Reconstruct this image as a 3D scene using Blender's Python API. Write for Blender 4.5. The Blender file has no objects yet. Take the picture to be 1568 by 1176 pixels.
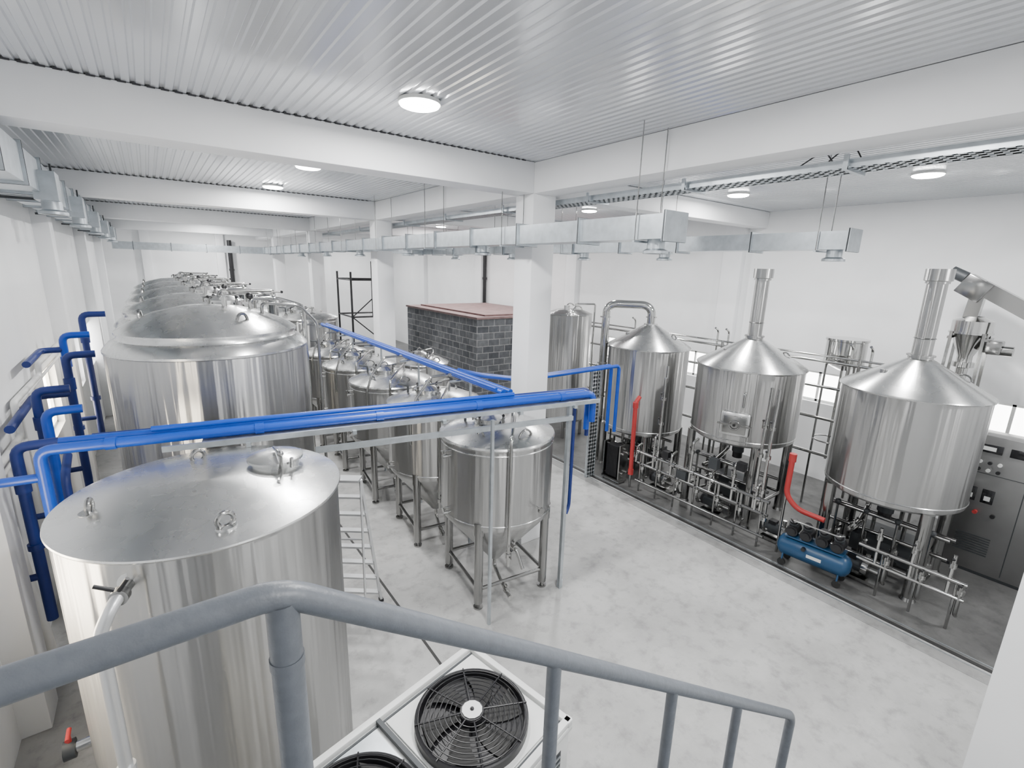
import bpy, bmesh, math, random
from mathutils import Vector, Matrix
random.seed(4)
D=bpy.data; C=bpy.context
PI=math.pi
# ------------------------------------------------------------------ materials
def mat(name,col,rough=0.5,metal=0.0,emit=None,estr=0,noise=0,nscale=5,bump=0,bscale=40,aniso=0,spec=None,wav=0.0):
    m=D.materials.new(name); m.use_nodes=True
    nt=m.node_tree; N=nt.nodes; L=nt.links
    b=N['Principled BSDF']
    b.inputs['Base Color'].default_value=(*col,1); b.inputs['Roughness'].default_value=rough
    b.inputs['Metallic'].default_value=metal
    if spec is not None: b.inputs['Specular IOR Level'].default_value=spec
    if emit: 
        b.inputs['Emission Color'].default_value=(*emit,1); b.inputs['Emission Strength'].default_value=estr
    tc=N.new('ShaderNodeTexCoord')
    if noise:
        n=N.new('ShaderNodeTexNoise'); n.inputs['Scale'].default_value=nscale; n.inputs['Detail'].default_value=5
        L.new(tc.outputs['Object'],n.inputs['Vector'])
        r=N.new('ShaderNodeValToRGB')
        r.color_ramp.elements[0].position=0.3; r.color_ramp.elements[1].position=0.7
        r.color_ramp.elements[0].color=(*[c*(1-noise) for c in col],1)
        r.color_ramp.elements[1].color=(*[min(1,c*(1+noise*0.5)) for c in col],1)
        L.new(n.outputs['Fac'],r.inputs['Fac']); L.new(r.outputs['Color'],b.inputs['Base Color'])
    if bump:
        n2=N.new('ShaderNodeTexNoise'); n2.inputs['Scale'].default_value=bscale; n2.inputs['Detail'].default_value=3
        L.new(tc.outputs['Object'],n2.inputs['Vector'])
        bp=N.new('ShaderNodeBump'); bp.inputs['Strength'].default_value=bump; bp.inputs['Distance'].default_value=0.01
        L.new(n2.outputs['Fac'],bp.inputs['Height']); L.new(bp.outputs['Normal'],b.inputs['Normal'])
    if wav:
        mpw=N.new('ShaderNodeMapping'); mpw.inputs['Scale'].default_value=(1,1,0.04)
        nw=N.new('ShaderNodeTexNoise'); nw.inputs['Scale'].default_value=5.0; nw.inputs['Detail'].default_value=2.5
        L.new(tc.outputs['Object'],mpw.inputs['Vector']); L.new(mpw.outputs['Vector'],nw.inputs['Vector'])
        bw=N.new('ShaderNodeBump'); bw.inputs['Strength'].default_value=1.0; bw.inputs['Distance'].default_value=wav
        L.new(nw.outputs['Fac'],bw.inputs['Height']); L.new(bw.outputs['Normal'],b.inputs['Normal'])
    if aniso:
        # brushing runs round the shell, so highlights stretch up and down it
        b.inputs['Anisotropic'].default_value=aniso
        g=N.new('ShaderNodeNewGeometry'); vm=N.new('ShaderNodeVectorMath'); vm.operation='CROSS_PRODUCT'
        vm.inputs[0].default_value=(0.001,0.002,1); L.new(g.outputs['Normal'],vm.inputs[1])
        v2=N.new('ShaderNodeVectorMath'); v2.operation='CROSS_PRODUCT'
        L.new(g.outputs['Normal'],v2.inputs[0]); L.new(vm.outputs['Vector'],v2.inputs[1])
        L.new(v2.outputs['Vector'],b.inputs['Tangent'])
        n3=N.new('ShaderNodeTexNoise'); n3.inputs['Scale'].default_value=2.2; n3.inputs['Detail'].default_value=3
        mp=N.new('ShaderNodeMapping'); mp.inputs['Scale'].default_value=(3,3,0.25)
        L.new(tc.outputs['Object'],mp.inputs['Vector']); L.new(mp.outputs['Vector'],n3.inputs['Vector'])
        mr=N.new('ShaderNodeMapRange'); mr.inputs['To Min'].default_value=rough*0.8; mr.inputs['To Max'].default_value=rough*1.2
        L.new(n3.outputs['Fac'],mr.inputs['Value']); L.new(mr.outputs['Result'],b.inputs['Roughness'])
    return m
WALL=mat('wall_paint',(0.86,0.87,0.88),0.6,noise=0.04,nscale=1.5,bump=0.08,bscale=18)
BEAM=mat('beam_paint',(0.85,0.86,0.875),0.55,noise=0.03,nscale=2,bump=0.1,bscale=12)
CEIL=mat('ceiling_sheet_metal',(0.68,0.70,0.73),0.18,metal=0.35,bump=0.08,bscale=2.5)
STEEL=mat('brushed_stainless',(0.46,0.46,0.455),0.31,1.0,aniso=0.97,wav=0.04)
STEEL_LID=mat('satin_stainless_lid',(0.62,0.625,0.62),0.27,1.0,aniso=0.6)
PIPE=mat('polished_stainless_pipe',(0.50,0.50,0.49),0.12,1.0)
LEG=mat('stainless_leg',(0.32,0.32,0.315),0.2,1.0)
GALV=mat('galvanised_duct',(0.50,0.54,0.57),0.34,0.85,noise=0.15,nscale=9)
DARKM=mat('dark_flange',(0.05,0.055,0.06),0.5,0.3)
BLUE=mat('blue_pipe_paint',(0.004,0.06,0.42),0.33,noise=0.1,nscale=5)
NAVY=mat('navy_pipe_insulation',(0.006,0.022,0.15),0.5)
RED=mat('red_hose',(0.42,0.035,0.035),0.4)
BLACK=mat('black_plastic',(0.010,0.010,0.012),0.4)
RUB=mat('black_rubber',(0.02,0.02,0.02),0.7)
RAIL=mat('grey_rail_paint',(0.115,0.127,0.145),0.42,noise=0.12,nscale=30,bump=0.15,bscale=60)
WHITE=mat('white_powder_coat',(0.70,0.71,0.70),0.4,noise=0.05,nscale=5)
PVC=mat('white_pvc',(0.72,0.72,0.70),0.4)
ALU=mat('ladder_aluminium',(0.62,0.63,0.64),0.35,0.6)
COMP=mat('compressor_blue_paint',(0.012,0.06,0.14),0.35)
LAMP=mat('lamp_diffuser',(1,1,1),0.5,emit=(1,0.99,0.97),estr=45)
DAY=mat('daylit_glazing',(0.9,0.9,0.9),0.3,emit=(1,0.98,0.95),estr=11)
DAYW=mat('sunlit_glazing',(0.9,0.88,0.82),0.3,emit=(1,0.87,0.68),estr=20)
ROOFB=mat('cold_room_board',(0.24,0.15,0.145),0.6,noise=0.3,nscale=4)
DRAIN=mat('drain_dark',(0.02,0.02,0.02),0.6)
GAP=mat('sheet_gap_shade',(0.04,0.04,0.045),0.8)
GLASS=mat('display_black',(0.008,0.008,0.010),0.15)
CAB=mat('cabinet_grey_steel',(0.28,0.28,0.28),0.32,0.8,noise=0.08,nscale=3)
def concrete(name,lo,hi):
    m=D.materials.new(name); m.use_nodes=True
    N=m.node_tree.nodes; L=m.node_tree.links; b=N['Principled BSDF']
    tc=N.new('ShaderNodeTexCoord')
    n1=N.new('ShaderNodeTexNoise'); n1.inputs['Scale'].default_value=0.8; n1.inputs['Detail'].default_value=7; n1.inputs['Roughness'].default_value=0.68
    n2=N.new('ShaderNodeTexNoise'); n2.inputs['Scale'].default_value=5; n2.inputs['Detail'].default_value=8; n2.inputs['Roughness'].default_value=0.65
    L.new(tc.outputs['Object'],n1.inputs['Vector']); L.new(tc.outputs['Object'],n2.inputs['Vector'])
    r=N.new('ShaderNodeValToRGB'); e=r.color_ramp.elements
    e[0].position=0.35; e[0].color=(lo,lo,lo*0.985,1); e[1].position=0.62; e[1].color=(hi,hi,hi*0.985,1)
    L.new(n1.outputs['Fac'],r.inputs['Fac'])
    r2=N.new('ShaderNodeValToRGB'); e=r2.color_ramp.elements
    e[0].position=0.32; e[0].color=(0.70,0.70,0.70,1); e[1].position=0.5; e[1].color=(1,1,1,1)
    L.new(n2.outputs['Fac'],r2.inputs['Fac'])
    mx=N.new('ShaderNodeMixRGB'); mx.blend_type='MULTIPLY'; mx.inputs['Fac'].default_value=1
    L.new(r.outputs[0],mx.inputs['Color1']); L.new(r2.outputs[0],mx.inputs['Color2']); L.new(mx.outputs[0],b.inputs['Base Color'])
    mr=N.new('ShaderNodeMapRange'); mr.inputs['To Min'].default_value=0.26; mr.inputs['To Max'].default_value=0.55
    L.new(n1.outputs['Fac'],mr.inputs['Value']); L.new(mr.outputs[0],b.inputs['Roughness'])
    bp=N.new('ShaderNodeBump'); bp.inputs['Strength'].default_value=0.1; bp.inputs['Distance'].default_value=0.01
    L.new(n2.outputs['Fac'],bp.inputs['Height']); L.new(bp.outputs[0],b.inputs['Normal'])
    return m
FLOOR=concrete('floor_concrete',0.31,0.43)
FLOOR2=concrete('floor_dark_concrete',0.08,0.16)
FLOOR3=concrete('floor_edge_strip',0.22,0.30)
def blockmat():
    m=D.materials.new('concrete_block'); m.use_nodes=True
    N=m.node_tree.nodes; L=m.node_tree.links; b=N['Principled BSDF']
    tc=N.new('ShaderNodeTexCoord'); sp=N.new('ShaderNodeSeparateXYZ'); L.new(tc.outputs['Object'],sp.inputs[0])
    ad=N.new('ShaderNodeMath'); ad.operation='ADD'; L.new(sp.outputs['X'],ad.inputs[0]); L.new(sp.outputs['Y'],ad.inputs[1])
    cb=N.new('ShaderNodeCombineXYZ'); L.new(ad.outputs[0],cb.inputs['X']); L.new(sp.outputs['Z'],cb.inputs['Y'])
    br=N.new('ShaderNodeTexBrick'); L.new(cb.outputs[0],br.inputs['Vector'])
    br.inputs['Scale'].default_value=1; br.inputs['Brick Width'].default_value=0.42; br.inputs['Row Height'].default_value=0.21
    br.inputs['Mortar Size'].default_value=0.012; br.inputs['Color1'].default_value=(0.065,0.07,0.08,1)
    br.inputs['Color2'].default_value=(0.14,0.145,0.155,1); br.inputs['Mortar'].default_value=(0.27,0.27,0.27,1)
    n=N.new('ShaderNodeTexNoise'); n.inputs['Scale'].default_value=7; L.new(tc.outputs['Object'],n.inputs['Vector'])
    mr=N.new('ShaderNodeMapRange'); mr.inputs['To Min'].default_value=0.5; mr.inputs['To Max'].default_value=1.4; L.new(n.outputs['Fac'],mr.inputs['Value'])
    mx=N.new('ShaderNodeMixRGB'); mx.blend_type='MULTIPLY'; mx.inputs['Fac'].default_value=1
    L.new(br.outputs['Color'],mx.inputs['Color1']); L.new(mr.outputs[0],mx.inputs['Color2'])
    L.new(mx.outputs[0],b.inputs['Base Color']); b.inputs['Roughness'].default_value=0.9
    return m
BLOCK=blockmat()
# ------------------------------------------------------------------ mesh builder
class MB:
    def __init__(s,name,loc=(0,0,0),rotz=0):
        s.name=name; s.loc=loc; s.rz=rotz; s.v=[]; s.f=[]; s.mi=[]; s.mats=[]
    def m(s,mt):
        if mt not in s.mats: s.mats.append(mt)
        return s.mats.index(mt)
    def add(s,vs,fs,mt):
        o=len(s.v); k=s.m(mt)
        s.v+= [tuple(v) for v in vs]
        for f in fs: s.f.append([i+o for i in f]); s.mi.append(k)
    def box(s,c,d,mt,rot=None,bev=0):
        bm=bmesh.new(); bmesh.ops.create_cube(bm,size=1)
        for v in bm.verts: v.co=Vector((v.co.x*d[0],v.co.y*d[1],v.co.z*d[2]))
        if bev: bmesh.ops.bevel(bm,geom=list(bm.edges),offset=bev,segments=2,affect='EDGES',profile=0.5)
        if rot is not None:
            R=rot if isinstance(rot,Matrix) else Matrix.Rotation(rot,3,'Z')
            for v in bm.verts: v.co=R@v.co
        bm.verts.index_update()
        s.add([v.co+Vector(c) for v in bm.verts],[[v.index for v in f.verts] for f in bm.faces],mt); bm.free()
    def bar(s,p0,p1,w,h,mt):
        p0=Vector(p0);p1=Vector(p1);d=(p1-p0);L=d.length;d.normalize()
        up=Vector((0,0,1)) if abs(d.z)<0.95 else Vector((0,1,0))
        y=up.cross(d).normalized(); z=d.cross(y)
        R=Matrix((d,y,z)).transposed()
        s.box((p0+p1)/2,(L,w,h),mt,rot=R)
    def cyl(s,p0,p1,r,mt,r1=None,seg=18,cap=True):
        p0=Vector(p0);p1=Vector(p1);d=(p1-p0).normalized(); r1=r if r1 is None else r1
        a=d.orthogonal().normalized(); b=d.cross(a)
        vs=[];fs=[]
        for p,rr in((p0,r),(p1,r1)):
            for i in range(seg):
                t=2*PI*i/seg; vs.append(p+(a*math.cos(t)+b*math.sin(t))*rr)
        for i in range(seg):
            j=(i+1)%seg; fs.append([i,j,seg+j,seg+i])
        if cap: fs.append(list(range(seg))[::-1]); fs.append(list(range(seg,2*seg)))
        s.add(vs,fs,mt)
    def rev(s,prof,mt,c=(0,0,0),seg=64,R=None):
        c=Vector(c); vs=[];fs=[];rings=[]
        for r,z in prof:
            if r<1e-5: rings.append([len(vs)]); vs.append(Vector((0,0,z)))
            else:
                rings.append(list(range(len(vs),len(vs)+seg)))
                for i in range(seg):
                    t=2*PI*i/seg; vs.append(Vector((r*math.cos(t),r*math.sin(t),z)))
        for A,B in zip(rings,rings[1:]):
            for i in range(seg):
                j=(i+1)%seg
                if len(A)==1 and len(B)==1: continue
                if len(A)==1: fs.append([A[0],B[j],B[i]])
                elif len(B)==1: fs.append([A[i],A[j],B[0]])
                else: fs.append([A[i],A[j],B[j],B[i]])
        if R: vs=[R@v for v in vs]
        s.add([v+c for v in vs],fs,mt)
    def pipe(s,pts,r,mt,fil=None,seg=12,closed=False):
        pts=[Vector(p) for p in pts]
        if fil is None: fil=r*2.2
        P=[pts[0]]
        if not closed and fil>0:
            for i in range(1,len(pts)-1):
                a,b,c=pts[i-1],pts[i],pts[i+1]
                f=min(fil,(a-b).length*0.49,(c-b).length*0.49)
                q0=b+(a-b).normalized()*f; q1=b+(c-b).normalized()*f
                for k in range(6):
                    t=k/5; P.append(q0*(1-t)**2+b*2*t*(1-t)+q1*t*t)
            P.append(pts[-1])
        else: P=pts
        n=len(P); vs=[];fs=[]
        def tan(i):
            if closed: return (P[(i+1)%n]-P[i-1]).normalized()
            return (P[min(i+1,n-1)]-P[max(i-1,0)]).normalized()
        a=tan(0).orthogonal().normalized()
        for i in range(n):
            t=tan(i); a=(a-t*a.dot(t)).normalized(); b=t.cross(a)
            for k in range(seg):
                th=2*PI*k/seg; vs.append(P[i]+(a*math.cos(th)+b*math.sin(th))*r)
        for i in range(n if closed else n-1):
            for k in range(seg):
                j=(k+1)%seg; i2=(i+1)%n
                fs.append([i*seg+k,i*seg+j,i2*seg+j,i2*seg+k])
        if not closed: fs.append(list(range(seg))[::-1]); fs.append(list(range((n-1)*seg,n*seg)))
        s.add(vs,fs,mt)
    def ring(s,c,R,r,mt,nrm=(0,0,1),seg=10,n=32,a0=0,a1=2*PI):
        nrm=Vector(nrm).normalized(); a=nrm.orthogonal().normalized(); b=nrm.cross(a); c=Vector(c)
        full=abs(a1-a0-2*PI)<1e-4
        pts=[c+(a*math.cos(a0+(a1-a0)*i/(n if full else n-1))+b*math.sin(a0+(a1-a0)*i/(n if full else n-1)))*R for i in range(n)]
        s.pipe(pts,r,mt,fil=0,seg=seg,closed=full)
    def arch(s,c,w,h,r,mt,ang=0):
        pts=[];c=Vector(c);d=Vector((math.cos(ang),math.sin(ang),0))
        for i in range(9):
            t=PI*i/8; pts.append(c+d*(-math.cos(t)*w/2)+Vector((0,0,math.sin(t)*h)))
        s.pipe(pts,r,mt,fil=0,seg=8)
    def sph(s,c,r,mt,sc=(1,1,1),seg=16):
        prof=[(r*math.sin(PI*i/8),-r*math.cos(PI*i/8)*sc[2]) for i in range(9)]; prof[0]=(0,prof[0][1]);prof[-1]=(0,prof[-1][1])
        s.rev(prof,mt,c,seg)
    def mesh(s,ang=32):
        me=D.meshes.new(s.name); me.from_pydata(s.v,[],s.f)
        for mt in s.mats: me.materials.append(mt)
        me.polygons.foreach_set('material_index',s.mi)
        me.polygons.foreach_set('use_smooth',[True]*len(s.f))
        me.update()
        bm=bmesh.new(); bm.from_mesh(me); bmesh.ops.recalc_face_normals(bm,faces=list(bm.faces)); bm.to_mesh(me); bm.free()
        me.set_sharp_from_angle(angle=math.radians(ang)); return me
    def done(s,ang=32):
        o=D.objects.new(s.name,s.mesh(ang)); o.location=s.loc; o.rotation_euler=(0,0,s.rz)
        C.collection.objects.link(o); return o
def inst(name,me,loc,rz=0):
    o=D.objects.new(name,me); o.location=loc; o.rotation_euler=(0,0,rz); C.collection.objects.link(o); return o
# ------------------------------------------------------------------ room shell
XL,XR,YB,YF,ZC=-1.5,11.8,-3.0,28.0,5.95
XC=4.7
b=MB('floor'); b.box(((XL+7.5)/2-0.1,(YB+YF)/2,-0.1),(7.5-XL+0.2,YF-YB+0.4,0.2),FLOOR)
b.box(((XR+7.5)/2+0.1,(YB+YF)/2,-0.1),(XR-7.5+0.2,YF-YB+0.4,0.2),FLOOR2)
b.done()
b=MB('ceiling'); prof=[];x=XL
while x<XR:
    prof+=[(x,ZC),(x+0.055,ZC),(x+0.065,ZC+0.013),(x+0.09,ZC+0.013)]; x+=0.1
vs=[];fs=[]
for y in (YB-0.2,YF+0.2):
    for p in prof: vs.append((p[0],y,p[1]))
n=len(prof)
for i in range(n-1): fs.append([i,i+1,n+i+1,n+i])
b.add(vs,fs,CEIL); b.box(((XL+XR)/2,(YB+YF)/2,ZC+0.15),(XR-XL+0.4,YF-YB+0.4,0.1),CEIL)
b.done(15)
def wall_x(name,x,dirn,wins,z0=1.75,z1=2.75,w=1.0):
    b=MB(name); t=0.25; xc=x+dirn*t/2
    b.box((xc,(YB+YF)/2,z0/2),(t,YF-YB+0.5,z0),WALL)
    b.box((xc,(YB+YF)/2,(z1+ZC+0.2)/2),(t,YF-YB+0.5,ZC+0.2-z1),WALL)
    ys=[YB-0.25]+sum([[y-w/2,y+w/2] for y in wins],[])+[YF+0.25]
    for i in range(0,len(ys),2):
        b.box((xc,(ys[i]+ys[i+1])/2,(z0+z1)/2),(t,ys[i+1]-ys[i],z1-z0),WALL)
    b.done()
    for k,y in enumerate(wins):
        wb=MB('window_%d'%(k+1+(10 if dirn>0 else 0)))
        fx=x+dirn*0.12
        wb.box((fx+dirn*0.03,y,(z0+z1)/2),(0.02,w,z1-z0),DAYW if (dirn<0 and k<2) else DAY)
        for yy in (y-w/2+0.03,y,y+w/2-0.03): wb.box((fx,yy,(z0+z1)/2),(0.05,0.05,z1-z0),WHITE)
        for zz in (z0+0.03,z1-0.03): wb.box((fx,y,zz),(0.05,w,0.05),WHITE)
        wb.done()
wall_x('wall_left',XL,-1,[4.3,10.6,14.2,17.2,20.6],z0=1.65,z1=2.75,w=1.2)
wall_x('wall_right',XR,1,[1.25,4.35,7.5,10.3],z0=1.75,z1=2.45,w=0.9)
b=MB('wall_far'); b.box(((XL+XR)/2,YF+0.125,ZC/2),(XR-XL+0.5,0.25,ZC+0.3),WALL); b.done()
b=MB('wall_back'); b.box(((XL+XR)/2,YB-0.125,ZC/2),(XR-XL+0.5,0.25,ZC+0.3),WALL); b.done()
b=MB('wall_partition'); b.box((5.2,-1.38,ZC/2),(0.4,3.24,ZC),WALL); b.done()
# structural frame
ZB=5.54
cols=[5.84,11.84,17.84,23.84]
b=MB('longitudinal_beam'); b.box((XC,(YB+YF)/2,(ZB+ZC)/2-0.003),(0.4,YF-YB,ZC-ZB),BEAM,bev=0.012); b.done()
for y in [-0.16]+cols:
    b=MB('transverse_beam'); b.box(((XL+XC)/2-0.1,y,(ZB+ZC)/2-0.004),(XC-XL-0.2,0.4,ZC-ZB),BEAM,bev=0.012); b.done()
    y2=y+0.3 if y==5.84 else y
    b=MB('transverse_beam'); b.box(((XR+XC)/2+0.1,y2,(ZB+ZC)/2+0.02),(XR-XC-0.2,0.35,ZC-ZB-0.05),BEAM,bev=0.012); b.done()
for y in cols:
    b=MB('concrete_column'); b.box((XC,y,ZB/2),(0.42,0.42,ZB),BEAM,bev=0.015); b.done()
    b=MB('wall_pilaster'); b.box((XL+0.1,y,ZB/2),(0.24,0.4,ZB),BEAM,bev=0.01); b.done()
for y in (6.65,12.4,18.3,23.84):
    b=MB('wall_pilaster'); b.box((XR-0.08,y,ZC/2),(0.2,0.5,ZC),BEAM,bev=0.01); b.done()
for x in (0.0,2.9,7.9):
    b=MB('wall_pilaster'); b.box((x,YF-0.1,ZC/2),(0.35,0.22,ZC),BEAM,bev=0.01); b.done()
b=MB('rib_gap_shade')  # dark boxes stand in for shade inside the open sheet ribs above beams
for y in cols[:3]:
    x=XL+0.1
    while x<XC-0.3:
        b.box((x,y-0.205,ZC-0.006),(0.06,0.010,0.014),GAP); x+=0.1
b.done()
b=MB('trim_2')
b.box((7.5,10,0.004),(0.06,21,0.008),DRAIN); b.box((7.41,10,0.003),(0.02,21,0.006),GALV); b.box((7.59,10,0.003),(0.02,21,0.006),GALV)
b.box((7.3,10,0.0015),(0.2,21,0.003),FLOOR3)
b.box((2.2,9.0,0.004),(0.03,14,0.008),DRAIN)
b.done()
# ------------------------------------------------------------------ ceiling lamps
lb=MB('ceiling_light')
lb.rev([(0,-0.055),(0.15,-0.055),(0.175,-0.045),(0.18,-0.03)],LAMP,seg=40)
lb.rev([(0.18,-0.03),(0.19,-0.03),(0.19,0.0),(0,0.0)],WHITE,seg=40)
lme=lb.mesh()
for x,ys in ((2.15,(-1.6,1.66,4.4,8.25,10.9,14.6,19.0,22.5,26)),(8.85,(-1.4,2.36,5.1,8.9,13.5,16.5,20.5,25.5))):
    for y in ys:
        xx=2.36 if y==1.66 else x
        o=inst('ceiling_light',lme,(xx,y,ZC))
        l=D.lights.new('lamp','AREA'); l.shape='DISK'; l.size=0.36; l.energy=165; l.color=(1,0.99,0.975)
        lo=D.objects.new('lamp',l); lo.parent=o; lo.location=(0,0,-0.07); C.collection.objects.link(lo)
# ------------------------------------------------------------------ helpers for fittings
def valve(b,c,d=(0,1,0),r=0.04,h=(0,0,1)):
    c=Vector(c);d=Vector(d).normalized();h=Vector(h).normalized()
    b.cyl(c-d*0.03,c+d*0.03,r*1.35,PIPE,seg=14); b.cyl(c,c+h*(r+0.05),0.012,PIPE,seg=8)
    q=c+h*(r+0.05); b.cyl(q-d*0.01,q+d*0.12,0.011,LEG,seg=8); b.sph(q+d*0.12,0.02,BLACK,seg=8)
def manway(b,c,r,h=0.1):
    x,y,z=c
    b.rev([(r,z-0.06),(r,z+h),(r+0.025,z+h),(r+0.025,z+h+0.025),(r*0.95,z+h+0.04),(r*0.6,z+h+0.075),(0,z+h+0.09)],STEEL_LID,(x,y,0),seg=36)
    b.arch((x,y,z+h+0.06),r*1.1,0.1,0.012,LEG,0.6)
    b.pipe([(x-r-0.05,y,z+h),(x-r-0.05,y,z+h+0.06),(x+r+0.05,y,z+h+0.1)],0.012,LEG)
    for k in range(4):
        t=k*PI/2+0.5; px,py=x+(r+0.03)*math.cos(t),y+(r+0.03)*math.sin(t)
        b.cyl((px,py,z+h-0.04),(px,py,z+h+0.06),0.016,LEG,seg=8); b.sph((px,py,z+h+0.07),0.022,BLACK,seg=8)
# ------------------------------------------------------------------ fermenters
def fermenter(r,zc,zr,nm,zl=0.34):
    b=MB(nm)
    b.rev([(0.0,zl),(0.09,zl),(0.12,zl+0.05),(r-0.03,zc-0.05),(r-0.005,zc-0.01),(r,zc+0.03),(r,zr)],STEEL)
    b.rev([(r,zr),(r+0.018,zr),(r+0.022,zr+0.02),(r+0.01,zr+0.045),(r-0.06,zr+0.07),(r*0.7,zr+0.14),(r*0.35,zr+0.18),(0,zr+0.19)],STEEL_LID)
    b.rev([(r+0.001,zc+0.04),(r+0.008,zc+0.05),(r+0.001,zc+0.06)],STEEL_LID)
    b.rev([(r+0.001,zr-0.07),(r+0.007,zr-0.06),(r+0.001,zr-0.05)],STEEL_LID)
    lp=r*0.66
    for sx in(-1,1):
        for sy in(-1,1):
            b.cyl((sx*lp,sy*lp,0.08),(sx*lp,sy*lp,zc+0.02),0.06,LEG); b.cyl((sx*lp,sy*lp,0.0),(sx*lp,sy*lp,0.025),0.065,LEG); b.cyl((sx*lp,sy*lp,0.02),(sx*lp,sy*lp,0.1),0.025,LEG)
            b.cyl((sx*lp,sy*lp,zc-0.1),(sx*lp,sy*lp,zc+0.08),0.072,LEG)
    for sx in(-1,1):
        b.cyl((sx*lp,-lp,0.28),(sx*lp,lp,0.28),0.026,LEG,seg=10); b.cyl((-lp,sx*lp,0.28),(lp,sx*lp,0.28),0.026,LEG,seg=10)
    manway(b,(-0.12,0.02,zr+0.15),0.2,0.07)
    b.arch((r*0.6,0.2,zr+0.1),0.1,0.09,0.014,LEG,1); b.arch((-r*0.55,-0.45*r,zr+0.1),0.1,0.09,0.014,LEG,2)
    b.arch((0.1,-r*0.75,zr+0.08),0.22,0.12,0.014,LEG,0.2)
    b.pipe([(0.3,0.1,zr+0.1),(0.3,0.1,zr+0.3),(0.1,-0.3,zr+0.3),(-0.25,-r-0.06,zr+0.2),(-0.25,-r-0.06,0.75)],0.021,PIPE,fil=0.08)
    b.pipe([(0.15,0.35,zr+0.1),(0.15,0.35,zr+0.24),(0.45,0.5,zr+0.24)],0.025,LEG)
    b.pipe([(-0.4,0.2,zr+0.1),(-0.4,0.2,zr+0.28),(-0.55,0.25,zr+0.3)],0.018,DARKM)
    valve(b,(-0.25,-r-0.06,0.9),(0,0,1),0.025,(0,-1,0))
    b.pipe([(0,0,zl+0.03),(0,0,zl-0.16),(-0.1,-0.45,zl-0.16),(-0.15,-0.75,zl-0.16)],0.028,PIPE)
    valve(b,(-0.12,-0.6,zl-0.16),(0,1,0),0.03)
    b.pipe([(0.0,-0.40,zl+0.45),(0.0,-0.62,zl+0.45),(0.05,-0.72,zl+0.2)],0.022,PIPE); valve(b,(0.0,-0.56,zl+0.45),(0,1,0),0.03)
    b.cyl((0.2,-r+0.02,zc+0.25),(0.2,-r-0.09,zc+0.25),0.014,PIPE,seg=8); b.cyl((0.2,-r-0.08,zc+0.25),(0.2,-r-0.12,zc+0.25),0.04,LEG,seg=14)
    for z in (zc+0.12,zr-0.16):
        b.pipe([(-r+0.02,-0.15,z),(-r-0.08,-0.15,z),(-r-0.1,-0.15,z+0.08)],0.018,PIPE)
        valve(b,(-r-0.06,-0.15,z),(1,0,0),0.02)
    return b.mesh()
fm=fermenter(0.78,1.2,2.28,'conical_fermenter')
for (x,y) in ((3.65,5.2),(3.63,7.02),(3.6,8.82),(3.6,10.62),(3.6,12.42)):
    inst('conical_fermenter',fm,(x,y,0),-0.12)
fs_=fermenter(0.58,1.15,2.2,'small_conical_fermenter')
inst('small_conical_fermenter',fs_,(5.15,10.5,0)); 
fb_=fermenter(0.95,1.3,2.95,'tall_conical_fermenter')
for (x,y) in ((3.4,14.7),(3.4,16.9),(3.4,19.1)): inst('tall_conical_fermenter',fb_,(x,y,0))
# ------------------------------------------------------------------ bright beer tanks (big)
b=MB('cylindrical_bright_tank'); r=1.1
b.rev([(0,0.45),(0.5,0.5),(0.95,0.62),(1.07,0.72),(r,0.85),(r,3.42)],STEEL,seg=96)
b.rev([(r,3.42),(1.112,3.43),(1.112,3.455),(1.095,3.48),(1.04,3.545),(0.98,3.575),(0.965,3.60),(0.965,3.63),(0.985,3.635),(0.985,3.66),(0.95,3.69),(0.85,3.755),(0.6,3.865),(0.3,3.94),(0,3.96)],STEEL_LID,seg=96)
for k in range(4):
    t=PI/4+k*PI/2; x,y=0.9*math.cos(t),0.9*math.sin(t)
    b.cyl((x,y,0.02),(x,y,0.8),0.07,LEG); b.cyl((x,y,0),(x,y,0.03),0.1,LEG)
manway(b,(0.22,0.35,3.9),0.2,0.06)
for k in range(3):
    t=k*2.1+0.9; b.arch((0.72*math.cos(t),0.72*math.sin(t),3.8),0.12,0.09,0.018,LEG,t+1.5)
b.pipe([(0.45,-0.1,3.88),(0.45,-0.1,4.02),(0.8,0.05,4.02),(1.15,0.1,3.9),(1.16,0.1,1.0)],0.024,PIPE,fil=0.08)
b.pipe([(0.55,-0.3,3.85),(0.55,-0.3,3.98),(1.0,-0.35,3.95),(1.22,-0.3,3.7),(1.22,-0.3,1.2)],0.02,LEG,fil=0.08)
b.cyl((0.15,-0.2,3.9),(0.15,-0.2,4.06),0.03,PIPE); b.cyl((0.15,-0.2,4.02),(0.15,-0.2,4.05),0.05,PIPE)
b.pipe([(0.6,0.5,3.8),(0.6,0.5,4.02),(0.9,0.9,4.02)],0.02,LEG)
b.pipe([(0.2,0.75,3.8),(0.2,0.75,4.08),(0.9,0.75,4.08),(0.9,0.75,3.7)],0.022,LEG)
b.sph((0.45,-0.1,4.06),0.045,BLACK,seg=10); b.cyl((0.75,0.2,3.75),(0.75,0.2,3.98),0.03,DARKM); valve(b,(0.75,0.05,4.02),(1,0,0),0.03)
b.pipe([(-0.2,-r+0.05,0.8),(-0.2,-r-0.1,0.8),(-0.2,-r-0.1,0.5)],0.03,PIPE)
btm=b.mesh()
for y in (7.2,9.8,12.4,15.0,17.6): inst('cylindrical_bright_tank',btm,(0.56,y,0))
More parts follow.
